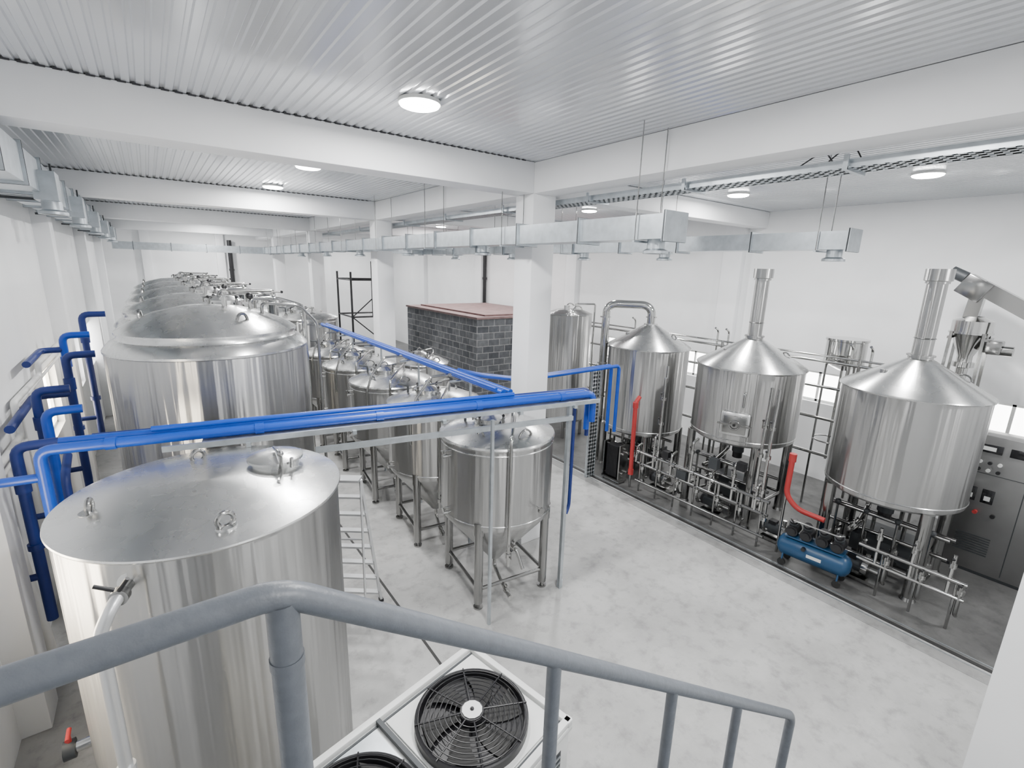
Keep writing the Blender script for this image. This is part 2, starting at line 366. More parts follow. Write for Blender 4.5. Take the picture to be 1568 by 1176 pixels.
# ------------------------------------------------------------------ front storage tank
b=MB('cold_liquor_tank',(0.19,4.26,0)); r=0.96
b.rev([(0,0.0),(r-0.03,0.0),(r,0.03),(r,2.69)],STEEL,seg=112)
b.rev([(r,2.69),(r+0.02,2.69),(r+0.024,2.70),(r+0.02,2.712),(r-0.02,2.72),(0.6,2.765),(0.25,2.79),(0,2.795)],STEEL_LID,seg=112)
z=2.765
b.rev([(0.19,z-0.03),(0.19,z+0.05),(0.225,z+0.05),(0.225,z+0.07),(0.2,z+0.08),(0.1,z+0.095),(0,z+0.1)],STEEL_LID,(0.52,0.16,0),seg=40)
b.pipe([(0.52,-0.06,z+0.03),(0.52,-0.09,z+0.1),(0.52,0.05,z+0.15),(0.52,0.2,z+0.13)],0.014,PIPE)
b.pipe([(0.60,-0.08,z+0.03),(0.60,-0.10,z+0.12)],0.014,PIPE)
b.sph((0.52,-0.09,z+0.17),0.026,LEG,seg=10); b.cyl((0.52,-0.09,z-0.02),(0.52,-0.09,z+0.16),0.012,LEG,seg=8)
for x,y,a in ((-0.03,0.62,0.3),(0.03,-0.76,0.2),(-0.72,-0.05,1.4)):
    b.ring((x,y,2.79),0.052,0.017,LEG,nrm=(math.sin(a),-math.cos(a),0.0),n=20)
    b.rev([(0.07,2.725),(0.07,2.750),(0,2.750)],STEEL_LID,(x,y,0),seg=18)
b.cyl((-0.50,-0.79,2.55),(-0.54,-0.90,2.55),0.03,PIPE); b.cyl((-0.49,-0.78,2.55),(-0.503,-0.815,2.55),0.075,STEEL_LID)
b.cyl((-0.545,-0.90,2.55),(-0.56,-0.95,2.55),0.05,LEG,seg=16)
b.pipe([(-0.56,-0.93,2.55),(-0.60,-1.0,2.52),(-0.66,-1.02,2.4),(-0.66,-1.02,0.05)],0.036,ALU,fil=0.06)
b.pipe([(-0.57,-0.95,2.61),(-0.66,-0.93,2.66)],0.012,BLACK); b.pipe([(-0.55,-0.95,2.6),(-0.5,-0.98,2.68)],0.012,BLACK)
b.cyl((-0.66,-1.02,2.28),(-0.66,-1.02,2.34),0.05,ALU)
b.cyl((-0.66,-1.02,1.4),(-0.66,-1.02,1.45),0.05,ALU)
b.cyl((-0.94,-0.05,0.9),(-1.12,-0.05,0.9),0.04,PIPE); b.cyl((-1.05,-0.05,0.9),(-1.12,-0.05,0.9),0.07,DARKM); b.cyl((-1.08,-0.05,0.9),(-1.08,-0.05,1.02),0.015,RED); b.cyl((-1.08,-0.10,1.02),(-1.08,0.02,1.02),0.015,RED)
b.done()
# ------------------------------------------------------------------ brewhouse vessels
def vessel(name,loc,z0,z1,za,r,chim,manhole=False,elbow=False):
    b=MB(name,loc)
    b.rev([(0,z0-0.1),(0.3,z0-0.08),(r-0.08,z0-0.02),(r-0.01,z0+0.03),(r,z0+0.08),(r,z1)],STEEL,seg=80)
    b.rev([(r,z1),(r+0.025,z1),(r+0.03,z1+0.015),(r+0.015,z1+0.035),(0.14,za)],STEEL_LID,seg=80)
    b.rev([(r+0.002,z0+0.09),(r+0.012,z0+0.10),(r+0.002,z0+0.11)],STEEL_LID,seg=80)
    if chim:
        b.rev([(0.15,za-0.05),(0.15,za+0.03),(0.17,za+0.03),(0.17,za+0.05),(0.12,za+0.05),(0.12,chim-0.2),(0.14,chim-0.2),(0.14,chim-0.17),(0.165,chim-0.16),(0.165,chim),(0.15,chim),(0.11,chim-0.02),(0.0,chim-0.1)],STEEL,seg=32)
        b.rev([(0.12,za+0.28),(0.135,za+0.29),(0.12,za+0.30)],LEG,seg=32)
    lr=0.64*r
    for sx in(-1,1):
        for sy in(-1,1):
            x,y=sx*lr*1.08,sy*lr*1.08
            b.cyl((x,y,0.05),(x,y,z0+0.03),0.078,LEG,seg=24); b.cyl((x,y,0),(x,y,0.05),0.1,LEG,r1=0.08)
        b.cyl((sx*lr*1.08,-lr*1.08,0.36),(sx*lr*1.08,lr*1.08,0.36),0.032,LEG); b.cyl((-lr*1.08,sx*lr*1.08,0.36),(lr*1.08,sx*lr*1.08,0.36),0.032,LEG)
    b.box((-0.05,-0.55*r,z1+0.17),(0.34,0.30,0.05),STEEL_LID,rot=Matrix.Rotation(math.radians(28),3,'X'),bev=0.01)
    b.arch((0.2,-0.55*r,z1+0.22),0.2,0.08,0.012,LEG,1.2)
    b.cyl((-0.4,0.3,z1+0.15),(-0.4,0.3,z1+0.3),0.04,PIPE)
    b.cyl((0,0,z0-0.38),(0,0,z0-0.1),0.11,DARKM); b.cyl((0,0,z0-0.5),(0,0,z0-0.38),0.09,BLACK)
    b.pipe([(0.1,0.25,z0-0.1),(0.1,0.25,z0-0.45),(-0.4,0.2,z0-0.55),(-r+0.1,0.2,z0-0.55)],0.04,PIPE)
    valve(b,(-0.6,0.2,z0-0.55),(1,0.0,0),0.05)
    if manhole:
        a=math.radians(200); R=Matrix.Rotation(a,3,'Z'); n=R@Vector((1,0,0)); c=n*(r-0.02)
        b.box((c.x,c.y,z0+0.42),(0.16,0.50,0.44),STEEL_LID,rot=a,bev=0.05)
        c=n*(r+0.08); b.box((c.x,c.y,z0+0.42),(0.03,0.38,0.32),LEG,rot=a,bev=0.012)
        c=n*(r+0.11); b.ring((c.x,c.y,z0+0.42),0.08,0.013,LEG,nrm=n); b.cyl(tuple(n*(r+0.06)+Vector((0,0,z0+0.42))),tuple(n*(r+0.12)+Vector((0,0,z0+0.42))),0.025,BLACK)
        t=R@Vector((0,1,0)); q=n*(r+0.1); b.bar((q+t*-0.28+Vector((0,0,z0+0.42))),(q+t*0.28+Vector((0,0,z0+0.42))),0.03,0.03,LEG)
        b.pipe([n*(r-0.02)+t*0.1+Vector((0,0,z0+1.0)),n*(r+0.06)+t*0.1+Vector((0,0,z0+1.0)),n*(r+0.06)+t*0.1+Vector((0,0,z0+0.75))],0.02,PIPE)
    if elbow:
        pts=[(0,0,za-0.04),(0,0,za+0.22)]
        for i in range(1,9):
            t=PI/2*i/8; pts.append((-0.0-0.2*(1-math.cos(t))*0.6,0.2*(1-math.cos(t)),za+0.22+0.2*math.sin(t)))
        pts+=[(-0.45,0.62,za+0.42)]
        for i in range(1,9):
            t=PI/2*i/8; pts.append((-0.45-0.12*math.sin(t),0.62+0.2*math.sin(t),za+0.22+0.2*math.cos(t)))
        pts+=[(-0.57,0.84,0.0)]
        b.pipe(pts,0.09,PIPE,fil=0,seg=20)
        b.cyl((0,0,za+0.15),(0,0,za+0.18),0.12,PIPE)
        b.rev([(0.15,za-0.05),(0.15,za+0.02),(0.0,za+0.02)],STEEL_LID,seg=30)
        for z in (za+0.1,2.4,1.6): b.cyl((-0.57,0.84,z),(-0.57,0.84,z+0.03),0.12,PIPE)
    return b.done()
vessel('lauter_tun',(8.9,2.0,0),1.33,2.92,3.40,0.88,4.66)
vessel('brew_kettle',(8.9,4.45,0),1.52,2.86,3.37,0.92,4.62,manhole=True)
vessel('whirlpool_vessel',(8.9,6.8,0),1.0,2.88,3.37,0.88,None,elbow=True)
b=MB('hot_liquor_tank',(8.95,9.5,0)); r=0.6
b.rev([(0,0.4),(0.5,0.46),(r,0.55),(r,3.35),(r+0.015,3.36),(r,3.39),(0.35,3.48),(0,3.5)],STEEL)
for k in range(4):
    t=PI/4+k*PI/2; b.cyl((0.46*math.cos(t),0.46*math.sin(t),0),(0.46*math.cos(t),0.46*math.sin(t),0.55),0.045,LEG)
b.arch((0.1,0.1,3.47),0.5,0.16,0.018,PIPE,0.3); b.arch((0.0,-0.3,3.45),0.5,0.14,0.018,PIPE,0.3)
b.pipe([(0.2,0,3.45),(0.2,0,3.62),(0.75,-0.2,3.62),(0.75,-0.2,1.0)],0.025,PIPE)
b.cyl((-0.2,-0.1,3.45),(-0.2,-0.1,3.6),0.08,STEEL_LID); 
b.done()
b=MB('expansion_tank_on_stand',(10.4,3.45,0)); r=0.33
b.rev([(0,2.78),(0.08,2.8),(r,2.92),(r,3.35),(r+0.02,3.36),(r+0.02,3.4),(0,3.41)],PIPE,seg=40)
for k in range(3):
    t=k*2.1; b.cyl((0.27*math.cos(t),0.27*math.sin(t),0),(0.27*math.cos(t),0.27*math.sin(t),2.95),0.02,LEG,seg=10)
b.ring((0,0,1.4),0.27,0.015,LEG); b.cyl((0,0,1.0),(0,0,2.8),0.025,PIPE)
b.done()
# ------------------------------------------------------------------ brewhouse piping
b=MB('valve_manifold')
for x,z,r in ((7.80,0.62,0.03),(7.80,0.86,0.03),(7.76,0.24,0.024)):
    b.cyl((x,3.25,z),(x,5.95,z),r,LEG)
for y in (3.4,3.52,5.5):
    b.pipe([(7.82,y,0.62),(7.82,y,1.9+(y-3.3)*0.3),(7.86,y,2.4),(7.86,y,2.75)],0.026,PIPE,fil=0.08)
    for z in (1.0,1.6,2.1): valve(b,(7.82,y,z),(0,0,1),0.035,(-1,0,0))
i=0; y=3.3
while y<5.9:
    z1=(1.05,1.3,0.95,1.45)[i%4]
    b.pipe([(7.80,y,0.86),(7.80,y,0.44),(7.88,y,0.30),(7.95,y,0.30)],0.026,LEG,fil=0.05)
    valve(b,(7.80,y,0.55),(0,0,1),0.038,(-1,0,0)); valve(b,(7.80,y+0.12,0.86),(0,1,0),0.036,(0,0,1))
    b.pipe([(7.80,y+0.18,0.62),(7.80,y+0.18,z1),(7.95,y+0.18,z1+0.04)],0.024,PIPE,fil=0.06); valve(b,(7.80,y+0.18,z1-0.2),(0,0,1),0.03,(-1,0,0))
    b.cyl((7.80,y+0.06,0),(7.80,y+0.06,0.86),0.018,LEG,seg=8)
    y+=0.42; i+=1
b.box((7.82,4.3,1.18),(0.1,0.16,0.2),DARKM); b.box((7.82,3.8,1.3),(0.12,0.14,0.14),BLACK); b.box((7.82,4.9,0.74),(0.12,0.2,0.16),DARKM); b.box((7.82,5.3,1.0),(0.1,0.14,0.16),BLACK)
b.done()
b=MB('under_vessel_piping')
for y0 in (1.15,3.7,6.05):
    for x,z in ((8.75,0.6),(9.05,0.8),(8.6,0.95)):
        b.cyl((x,y0,z),(x,y0+1.6,z),0.032,LEG)
    for k in range(4):
        y=y0+0.2+k*0.4
        b.pipe([(8.75,y,0.6),(8.75,y,0.15),(9.05,y,0.12),(9.05,y,0.8)],0.028,LEG,fil=0.05)
        valve(b,(8.75,y,0.4),(0,0,1),0.04,(-1,0,0)); b.cyl((8.6,y,0.0),(8.6,y,0.95),0.02,LEG,seg=8)
        b.sph((8.6,y,0.97),0.05,DARKM,seg=10)
    b.box((9.2,y0+0.8,0.3),(0.5,0.9,0.4),DARKM,bev=0.02); b.box((9.2,y0+0.8,0.05),(0.4,0.8,0.1),BLACK)
b.done()
b=MB('valve_manifold')
b.cyl((7.98,0.8,0.7),(7.98,2.0,0.7),0.03,LEG); b.cyl((7.98,0.8,0.48),(7.98,2.0,0.48),0.026,PIPE)
y=0.85
while y<2.0:
    b.pipe([(7.98,y,0.7),(7.98,y,0.25),(8.05,y,0.2)],0.025,LEG,fil=0.06); valve(b,(7.98,y,0.58),(0,0,1),0.034,(-1,0,0))
    b.pipe([(7.98,y+0.13,0.48),(7.98,y+0.13,1.05)],0.022,PIPE,fil=0.05); valve(b,(7.98,y+0.13,0.9),(0,0,1),0.03,(-1,0,0))
    b.cyl((7.98,y+0.05,0),(7.98,y+0.05,0.7),0.018,LEG,seg=8); y+=0.4
b.done()
b=MB('rear_pipe_rail')
for z,r in ((1.2,0.03),(1.9,0.03),(2.5,0.028),(2.98,0.028),(3.08,0.02)): b.cyl((9.95,1.9,z),(9.95,10.2,z),r,PIPE)
for y in (2.0,3.05,5.65,7.95,10.1): b.cyl((9.95,y,0),(9.95,y,3.1),0.03,LEG)
for y in (2.9,3.2,5.55,5.8,8.1): b.pipe([(9.95,y,0.5),(9.98,y,3.3),(9.85,y,3.36)],0.022,PIPE,fil=0.1)
b.done()
b=MB('red_hose')
b.pipe([(7.78,6.1,0.35),(7.74,6.1,1.9),(7.85,6.1,2.0)],0.045,RED,fil=0.08); b.cyl((7.745,6.1,1.78),(7.74,6.1,1.9),0.057,RED); b.cyl((7.78,6.1,0.3),(7.78,6.1,0.42),0.057,RED); b.cyl((7.78,6.1,0),(7.78,6.1,0.3),0.025,LEG); b.done()
b=MB('red_hose'); b.pipe([(7.95,3.08,1.75),(7.93,3.08,1.05),(7.98,2.9,0.85),(8.0,2.5,0.83)],0.042,RED,fil=0.12); b.cyl((7.95,3.08,1.62),(7.95,3.08,1.75),0.055,RED); b.cyl((7.93,3.08,0),(7.93,3.08,1.1),0.02,LEG); b.done()
pb=MB('centrifugal_pump')
pb.box((0,0,0.04),(0.3,0.5,0.05),LEG); pb.cyl((0,-0.02,0.2),(0,0.25,0.2),0.1,DARKM); pb.cyl((0,0.25,0.2),(0,0.3,0.2),0.105,BLACK)
pb.cyl((0,-0.1,0.2),(0,-0.02,0.2),0.12,PIPE); pb.cyl((0,-0.06,0.2),(0,-0.06,0.42),0.03,PIPE); pb.cyl((0,-0.24,0.2),(0,-0.1,0.2),0.035,PIPE)
pb.box((0,0.12,0.32),(0.12,0.12,0.06),BLACK)
for sx in(-1,1):
    for sy in(-1,1): pb.cyl((sx*0.12,sy*0.2,0),(sx*0.12,sy*0.2,0.06),0.02,RUB,seg=8)
pme=pb.mesh()
for x,y in ((8.3,3.22),(8.3,5.62),(8.3,2.0),(8.3,4.4)): inst('centrifugal_pump',pme,(x,y,0))
b=MB('plate_heat_exchanger',(7.78,6.55,0))
b.box((0,0.0,0.06),(0.26,0.5,0.06),LEG)
b.box((0,-0.22,0.48),(0.26,0.03,0.8),LEG); b.box((0,0.22,0.48),(0.26,0.03,0.8),LEG)
for i in range(16): b.box((0,-0.14+i*0.019,0.48),(0.22,0.011,0.7),BLACK)
for z in(0.16,0.8): b.cyl((0,-0.28,z),(0,0.24,z),0.02,PIPE)
for x in(-0.07,0.07): b.cyl((x,-0.3,0.7),(x,-0.22,0.7),0.03,PIPE); b.cyl((x,-0.3,0.26),(x,-0.22,0.26),0.03,PIPE)
for sx in(-1,1):
    for sy in(-1,1): b.cyl((sx*0.1,sy*0.2,0),(sx*0.1,sy*0.2,0.05),0.02,RUB,seg=8)
b.done()
def tray(b,p0,p1,w,h,side):
    p0=Vector(p0);p1=Vector(p1);d=(p1-p0).normalized();sd=Vector(side).normalized();n=d.cross(sd)
    if n.z<-0.5: n=-n
    L=(p1-p0).length
    for s_ in(-1,1):
        b.bar(p0+sd*s_*w/2+n*h/2,p1+sd*s_*w/2+n*h/2,0.006,h,GALV) if abs(d.z)<0.9 else b.box((p0+p1)/2+sd*s_*w/2+n*h/2,(0.01+abs(n.x)*h,0.01+abs(n.y)*h,L),GALV)
    k=0
    while k<L:
        q=p0+d*k
        b.bar(q-sd*w/2,q+sd*w/2,0.05,0.004,GALV) if abs(d.z)<0.9 else b.box(q,(0.004+abs(sd.x)*w,0.004+abs(sd.y)*w,0.05),GALV)
        k+=0.085
    for t in (-0.3,0,0.3):
        c=(p0+p1)/2+sd*w*t
        b.bar(p0+sd*w*t,p1+sd*w*t,0.05,0.004,GALV) if abs(d.z)<0.9 else b.box(c,(0.004+abs(sd.x)*0.03,0.004+abs(sd.y)*0.03,L),GALV)
b=MB('vertical_cable_tray'); tray(b,(7.45,6.95,0),(7.45,6.95,2.5),0.24,0.05,(1,0,0)); b.done()
b=MB('cable_tray'); tray(b,(5.14,0.3,5.43),(5.14,20.0,5.43),0.32,0.07,(1,0,0))
for y in (0.4,1.9,3.5,5.0,7,9,11,14,17): b.bar((4.92,y,5.42),(5.33,y,5.42),0.04,0.03,GALV); b.box((4.925,y,5.47),(0.02,0.04,0.12),GALV)
for i in range(3): b.pipe([(5.05+i*0.05,0.3,5.45),(5.05+i*0.05,20,5.45)],0.012,PVC if i else BLACK)
b.pipe([(5.0,2.0,5.45),(4.96,2.1,5.6),(5.05,2.35,5.5)],0.006,BLACK); b.pipe([(5.05,1.8,5.45),(5.0,1.9,5.64),(5.2,2.15,5.55)],0.006,BLACK)
b.done()
# ------------------------------------------------------------------ ventilation ducts
def duct(b,p0,p1,w,h,fl=1.2,hang=True):
    p0=Vector(p0);p1=Vector(p1); d=(p1-p0); L=d.length; d.normalize(); ax=abs(d.y)>abs(d.x)
    b.box((p0+p1)/2,(w,L,h) if ax else (L,w,h),GALV)
    k=0.01
    while k<L+0.02:
        q=p0+d*min(k,L-0.01)
        b.box(q,(w+0.05,0.03,h+0.05) if ax else (0.03,w+0.05,h+0.05),GALV)
        b.box(q,(w+0.056,0.014,h+0.056) if ax else (0.014,w+0.056,h+0.056),DARKM)
        k+=fl
    if hang:
        k=0.35
        while k<L:
            q=p0+d*k; s_=Vector((1,0,0)) if ax else Vector((0,1,0))
            for t in(-1,1):
                e=q+s_*t*(w/2+0.03); b.cyl((e.x,e.y,e.z-h/2-0.02),(e.x,e.y,ZC),0.006,LEG,seg=6)
            e0=q-s_*(w/2+0.05);e1=q+s_*(w/2+0.05)
            b.bar((e0.x,e0.y,q.z-h/2-0.02),(e1.x,e1.y,q.z-h/2-0.02),0.03,0.02,GALV)
            k+=2.4
def outlet(b,c):
    x,y,z=c
    b.cyl((x,y,z),(x,y,z-0.09),0.09,GALV); b.rev([(0.09,-0.09),(0.13,-0.11),(0.13,-0.14),(0.05,-0.13),(0.0,-0.13)],GALV,c,seg=24)
    b.rev([(0.0,-0.135),(0.1,-0.137)],DARKM,c,seg=24)
b=MB('ventilation_duct'); zz=4.95
duct(b,(4.28,3.08,zz),(4.28,24.0,zz),0.32,0.24)
duct(b,(4.44,24.15,zz),(-1.0,24.15,zz),0.3,0.28,hang=False)
for y in (3.3,6.6,9.4,12.2,15,18): outlet(b,(4.28,y,zz-0.12))
b.done()
b=MB('ventilation_duct')
duct(b,(7.0,2.45,zz),(7.0,14.0,zz),0.32,0.22); duct(b,(6.86,14.1,zz),(4.5,14.1,zz),0.28,0.22)
for y in (2.65,5.2,7.1,9.5,12.2): outlet(b,(7.0,y,zz-0.11))
b.done()
b=MB('ventilation_duct')
duct(b,(-1.05,5.6,5.33),(-1.05,24.0,5.33),0.42,0.34,fl=1.0,hang=False)
for y in (7.6,10.4,13.4,16.4,19.4):
    b.box((-0.80,y,5.23),(0.2,0.34,0.3),GALV); outlet(b,(-0.78,y,5.08))
    b.box((-1.05,y+0.6,5.14),(0.6,0.04,0.03),DARKM); b.box((-0.8,y+0.6,5.34),(0.02,0.03,0.42),DARKM)
b.done()
# ------------------------------------------------------------------ blue pipework
b=MB('blue_pipe_run')
A=Vector((-0.95,5.55,2.85)); Bp=Vector((4.75,4.48,2.85)); dd=(Bp-A).normalized(); sd=Vector((-dd.y,dd.x,0))
b.pipe([A+Vector((0,0,-1.6)),A,Bp,Bp+Vector((0,0,-0.4))],0.048,BLUE,fil=0.1)
b.pipe([A+sd*0.12+Vector((0.1,0,0.02)),Bp+sd*0.12,Bp+sd*0.12+Vector((0,0,-0.55))],0.040,BLUE,fil=0.1)
b.pipe([A+sd*0.22+Vector((0.3,0,0.0)),Bp+sd*0.22+Vector((0.1,0,0)),Bp+sd*0.22+Vector((0.1,0,-0.7))],0.03,NAVY,fil=0.1)
b.pipe([A+sd*0.05+dd*0.8+Vector((0,0,0.085)),A+sd*0.05+dd*4.6+Vector((0,0,0.085))],0.026,BLUE)
b.pipe([(4.55,4.62,2.82),(4.55,4.62,1.15),(4.48,4.6,1.05)],0.025,NAVY,fil=0.06)
b.pipe([(-1.3,5.6,2.6),(-0.95,5.56,2.6)],0.04,BLUE)
for t in (0.5,1.7,2.9,4.1,5.3):
    q=A+dd*t; b.cyl(q-dd*0.04,q+dd*0.04,0.057,BLUE)
b.bar(A+dd*1.2+Vector((0,0,-0.075)),Bp+Vector((0,0,-0.075)),0.26,0.03,GALV)
b.bar(A+dd*0.9+sd*-0.16+Vector((0,0,-0.06)),Bp+sd*-0.16+Vector((0,0,-0.06)),0.02,0.055,GALV)
b.bar(A+dd*2.2+sd*-0.2+Vector((0,0,-0.24)),Bp+sd*-0.2+dd*-0.45+Vector((0,0,-0.24)),0.045,0.06,GALV)
b.box((4.28,4.44,1.39),(0.05,0.05,2.78),GALV); b.box((4.4,4.56,1.39),(0.05,0.05,2.78),GALV); b.box((3.02,4.40,1.39),(0.035,0.035,2.78),GALV)
b.bar((4.28,4.44,0.03),(4.4,4.56,0.03),0.08,0.02,GALV)
for k in range(12): b.bar((4.28,4.44,0.3+k*0.2),(4.4,4.56,0.3+k*0.2),0.02,0.03,GALV)
for t in (1.6,2.6,3.6,4.6,5.4): b.bar(A+dd*t-sd*0.2+Vector((0,0,-0.1)),A+dd*t+sd*0.3+Vector((0,0,-0.1)),0.04,0.04,GALV)
b.done()
b=MB('blue_pipe_branch')
b.pipe([(3.58,13.4,2.9),(3.58,4.98,2.9)],0.042,BLUE); b.pipe([(3.70,13.4,2.9),(3.70,4.98,2.9)],0.036,BLUE)
b.pipe([(3.48,12.4,2.96),(3.48,5.0,2.96)],0.022,BLUE)
for y in (6.1,7.9,9.7,11.5,13.3):
    b.cyl((3.40,y,2.84),(3.8,y,2.84),0.02,GALV,seg=6)
    b.cyl((3.76,y,0),(3.76,y,2.84),0.02,GALV,seg=8)
    b.pipe([(3.58,y+0.2,2.9),(3.2,y+0.2,2.9),(2.95,y+0.2,2.6),(2.85,y+0.2,2.3),(2.85,y+0.2,1.9)],0.02,PIPE)
b.done()
b=MB('blue_pipe_to_brewhouse')
for k,o in enumerate((0,0.11)):
    b.pipe([(3.78,6.40+o,2.9),(4.2,6.40+o,2.78),(5.0,6.42+o,2.62),(7.55-o,6.45+o,2.62),(7.55-o,6.45+o,1.2)],0.036,BLUE,fil=0.1)
b.done()
b=MB('blue_wall_pipework')
for x,y,z0,z1,mt in ((-1.2,6.1,0.9,2.75,NAVY),(-1.05,6.75,1.0,2.9,BLUE),(-1.2,7.4,1.0,3.0,NAVY),(-1.0,8.3,1.2,3.25,NAVY),(-1.1,9.2,1.2,3.4,BLUE),(-0.95,10.2,1.4,3.6,NAVY)):
    b.pipe([(x,y,z0),(x,y,z1),(x+0.3,y,z1+0.0)],0.046,mt,fil=0.1); b.cyl((x,y,z1-0.45),(x,y,z1-0.3),0.06,mt); b.pipe([(x,y,z0+0.5),(x-0.25,y,z0+0.5)],0.035,mt)
    b.cyl((x,y,z0+0.8),(x,y,z0+0.86),0.065,mt)
b.pipe([(-1.36,6.9,2.72),(-1.36,8.3,2.75),(-1.0,8.3,2.75)],0.045,NAVY,fil=0.1); b.pipe([(-1.35,8.2,3.18),(-1.35,9.2,3.2),(-1.1,9.2,3.2)],0.042,NAVY,fil=0.1)
b.pipe([(-0.85,5.75,1.0),(-0.85,5.75,2.5),(-0.85,6.1,2.6)],0.035,NAVY,fil=0.1)
b.done()
b=MB('white_wall_pipe')
b.pipe([(-1.42,6.1,2.45),(-1.42,7.6,2.45),(-1.42,7.6,2.85),(-1.42,9.3,2.85),(-1.42,9.3,3.0),(-1.42,11.5,3.0)],0.035,PVC)
b.pipe([(-1.42,6.1,2.33),(-1.42,7.8,2.33),(-1.42,7.8,2.78),(-1.42,11.5,2.82)],0.02,PVC)
b.done()
b=MB('white_downpipe'); b.pipe([(-1.30,6.35,0.0),(-1.40,6.35,1.85)],0.055,PVC); b.done()
# ------------------------------------------------------------------ ladder
b=MB('aluminium_stepladder')
t0=Vector((1.50,5.62,1.95)); t1=Vector((1.78,5.42,1.95)); g0=Vector((1.62,5.95,0)); g1=Vector((2.05,5.62,0))
b.bar(t0,g0,0.03,0.06,ALU); b.bar(t1,g1,0.03,0.06,ALU)
for k in range(1,8):
    f=k/7.6; b.bar(t0.lerp(g0,f),t1.lerp(g1,f),0.08,0.025,ALU)
b.bar(t0,t1,0.16,0.03,ALU)
r0=Vector((1.32,5.55,0)); r1=Vector((1.72,5.28,0)); b.bar(t0,r0,0.02,0.03,ALU); b.bar(t1,r1,0.02,0.03,ALU)
for f in (0.4,0.8): b.bar(t0.lerp(r0,f),t1.lerp(r1,f),0.02,0.02,ALU)
for g in (g0,g1,r0,r1): b.box((g.x,g.y,0.02),(0.05,0.07,0.04),BLACK)
b.done()
# ------------------------------------------------------------------ condensing unit
b=MB('condensing_unit',(1.77,2.84,0),math.radians(192)); Lx,Ly,H=2.0,1.02,1.5
b.box((Lx/2,Ly/2,0.06),(Lx-0.1,Ly-0.06,0.12),DARKM)
b.box((Lx/2,Ly/2,0.78),(Lx-0.03,Ly-0.03,1.36),WHITE,bev=0.012)
b.box((Lx/2,Ly/2,H-0.045),(Lx,Ly,0.05),WHITE,bev=0.01)
b.box((Lx/2,0.03,H-0.005),(Lx,0.05,0.05),WHITE,bev=0.008); b.box((Lx/2,Ly-0.03,H-0.005),(Lx,0.05,0.05),WHITE,bev=0.008)
b.box((0.03,Ly/2,H-0.005),(0.05,Ly,0.05),WHITE,bev=0.008)
b.box((Lx/2,0.072,H-0.016),(Lx-0.1,0.014,0.006),DARKM); b.box((Lx/2,Ly-0.072,H-0.016),(Lx-0.1,0.014,0.006),DARKM)
for fx in (0.47,1.35):
    b.box((fx,Ly/2,H-0.012),(0.80,0.84,0.012),WHITE if fx<1 else GALV)
    b.rev([(0.385,H-0.01),(0.385,H+0.05),(0.375,H+0.055),(0.36,H+0.05),(0.35,H-0.002)],BLACK,(fx,Ly/2,0),seg=56)
    b.rev([(0.36,H-0.003),(0,H-0.003)],BLACK,(fx,Ly/2,0),seg=56)
    for k in range(6):
        a0=k*PI/3; vs=[];fs=[]
        for i in range(7):
            rr=0.09+0.25*i/6; sw=a0+0.35*(i/6)**1.2
            vs.append((fx+rr*math.cos(sw),Ly/2+rr*math.sin(sw),H+0.008)); vs.append((fx+rr*math.cos(sw+0.62),Ly/2+rr*math.sin(sw+0.62),H+0.03))
        for i in range(6): fs.append([2*i,2*i+1,2*i+3,2*i+2])
        b.add(vs,fs,RUB)
    for i in range(9): b.ring((fx,Ly/2,H+0.062+0.012*(1-i/9)),0.08+i*0.035,0.0035,BLACK,n=40,seg=5)
    for k in range(8):
        t=k*PI/4+0.2; b.cyl((fx+0.06*math.cos(t),Ly/2+0.06*math.sin(t),H+0.078),(fx+0.385*math.cos(t),Ly/2+0.385*math.sin(t),H+0.056),0.006,BLACK,seg=6)
    b.rev([(0.085,H+0.05),(0.08,H+0.085),(0.0,H+0.088)],BLACK,(fx,Ly/2,0),seg=24)
    b.rev([(0.07,H+0.0885),(0.07,H+0.092),(0.0,H+0.093)],WHITE,(fx,Ly/2,0),seg=12)
    b.sph((fx,Ly/2,H+0.093),0.015,BLACK,seg=8)
b.box((0.91,Ly/2,H+0.002),(0.03,Ly-0.1,0.03),DARKM)
for i in range(34): b.box((0.010,0.12+i*0.0235,0.85),(0.012,0.008,1.0),GALV)
b.box((0.014,Ly/2,0.85),(0.006,0.82,1.0),DARKM)
for i in range(22): b.box((0.5,Ly-0.012,0.35+i*0.045),(0.75,0.014,0.012),GALV)
b.box((0.5,Ly-0.016,0.83),(0.78,0.006,1.0),DARKM)
for x in (0.1,Lx-0.1):
    for y in (0.1,Ly-0.1): b.box((x,y,0.01),(0.12,0.12,0.02),RUB)
b.done()
# ------------------------------------------------------------------ stair landing, steps
LZ=2.92; sl=1.977/2.665
b=MB('stair_and_landing')
b.box((-0.65,-1.08,LZ-0.06),(1.65,3.80,0.12),RAIL); 
for x in (-1.35,0.05):
    for y in (-2.8,0.7): b.box((x,y,(LZ-0.12)/2),(0.1,0.1,LZ-0.12),RAIL)
xs=0.17; n=17
for i in range(1,n):
    b.box((xs+0.13+(i-1)*0.232,0.36,LZ-i*0.172),(0.26,0.88,0.03),RAIL)
for y in (-0.08,0.81): b.bar((xs,y,LZ-0.12),(xs+LZ/sl-0.1,y,0.0+0.02),0.02,0.2,RAIL)
b.done()
b=MB('stair_handrail'); yr=0.852
c0=Vector((0.125,yr,3.917)); end=Vector((2.79,yr,1.94))
b.pipe([(-1.45,yr,3.917),c0,end,end+Vector((0.03,0,-0.06)),(2.80,yr,1.0)],0.0265,RAIL,fil=0.05,seg=24)
def railz(x): return 3.917 if x<=0.125 else 3.917-(x-0.125)*sl
for x in (-1.4,-0.75):
    b.cyl((x,yr,LZ-0.1),(x,yr,3.9),0.024,RAIL,seg=20)
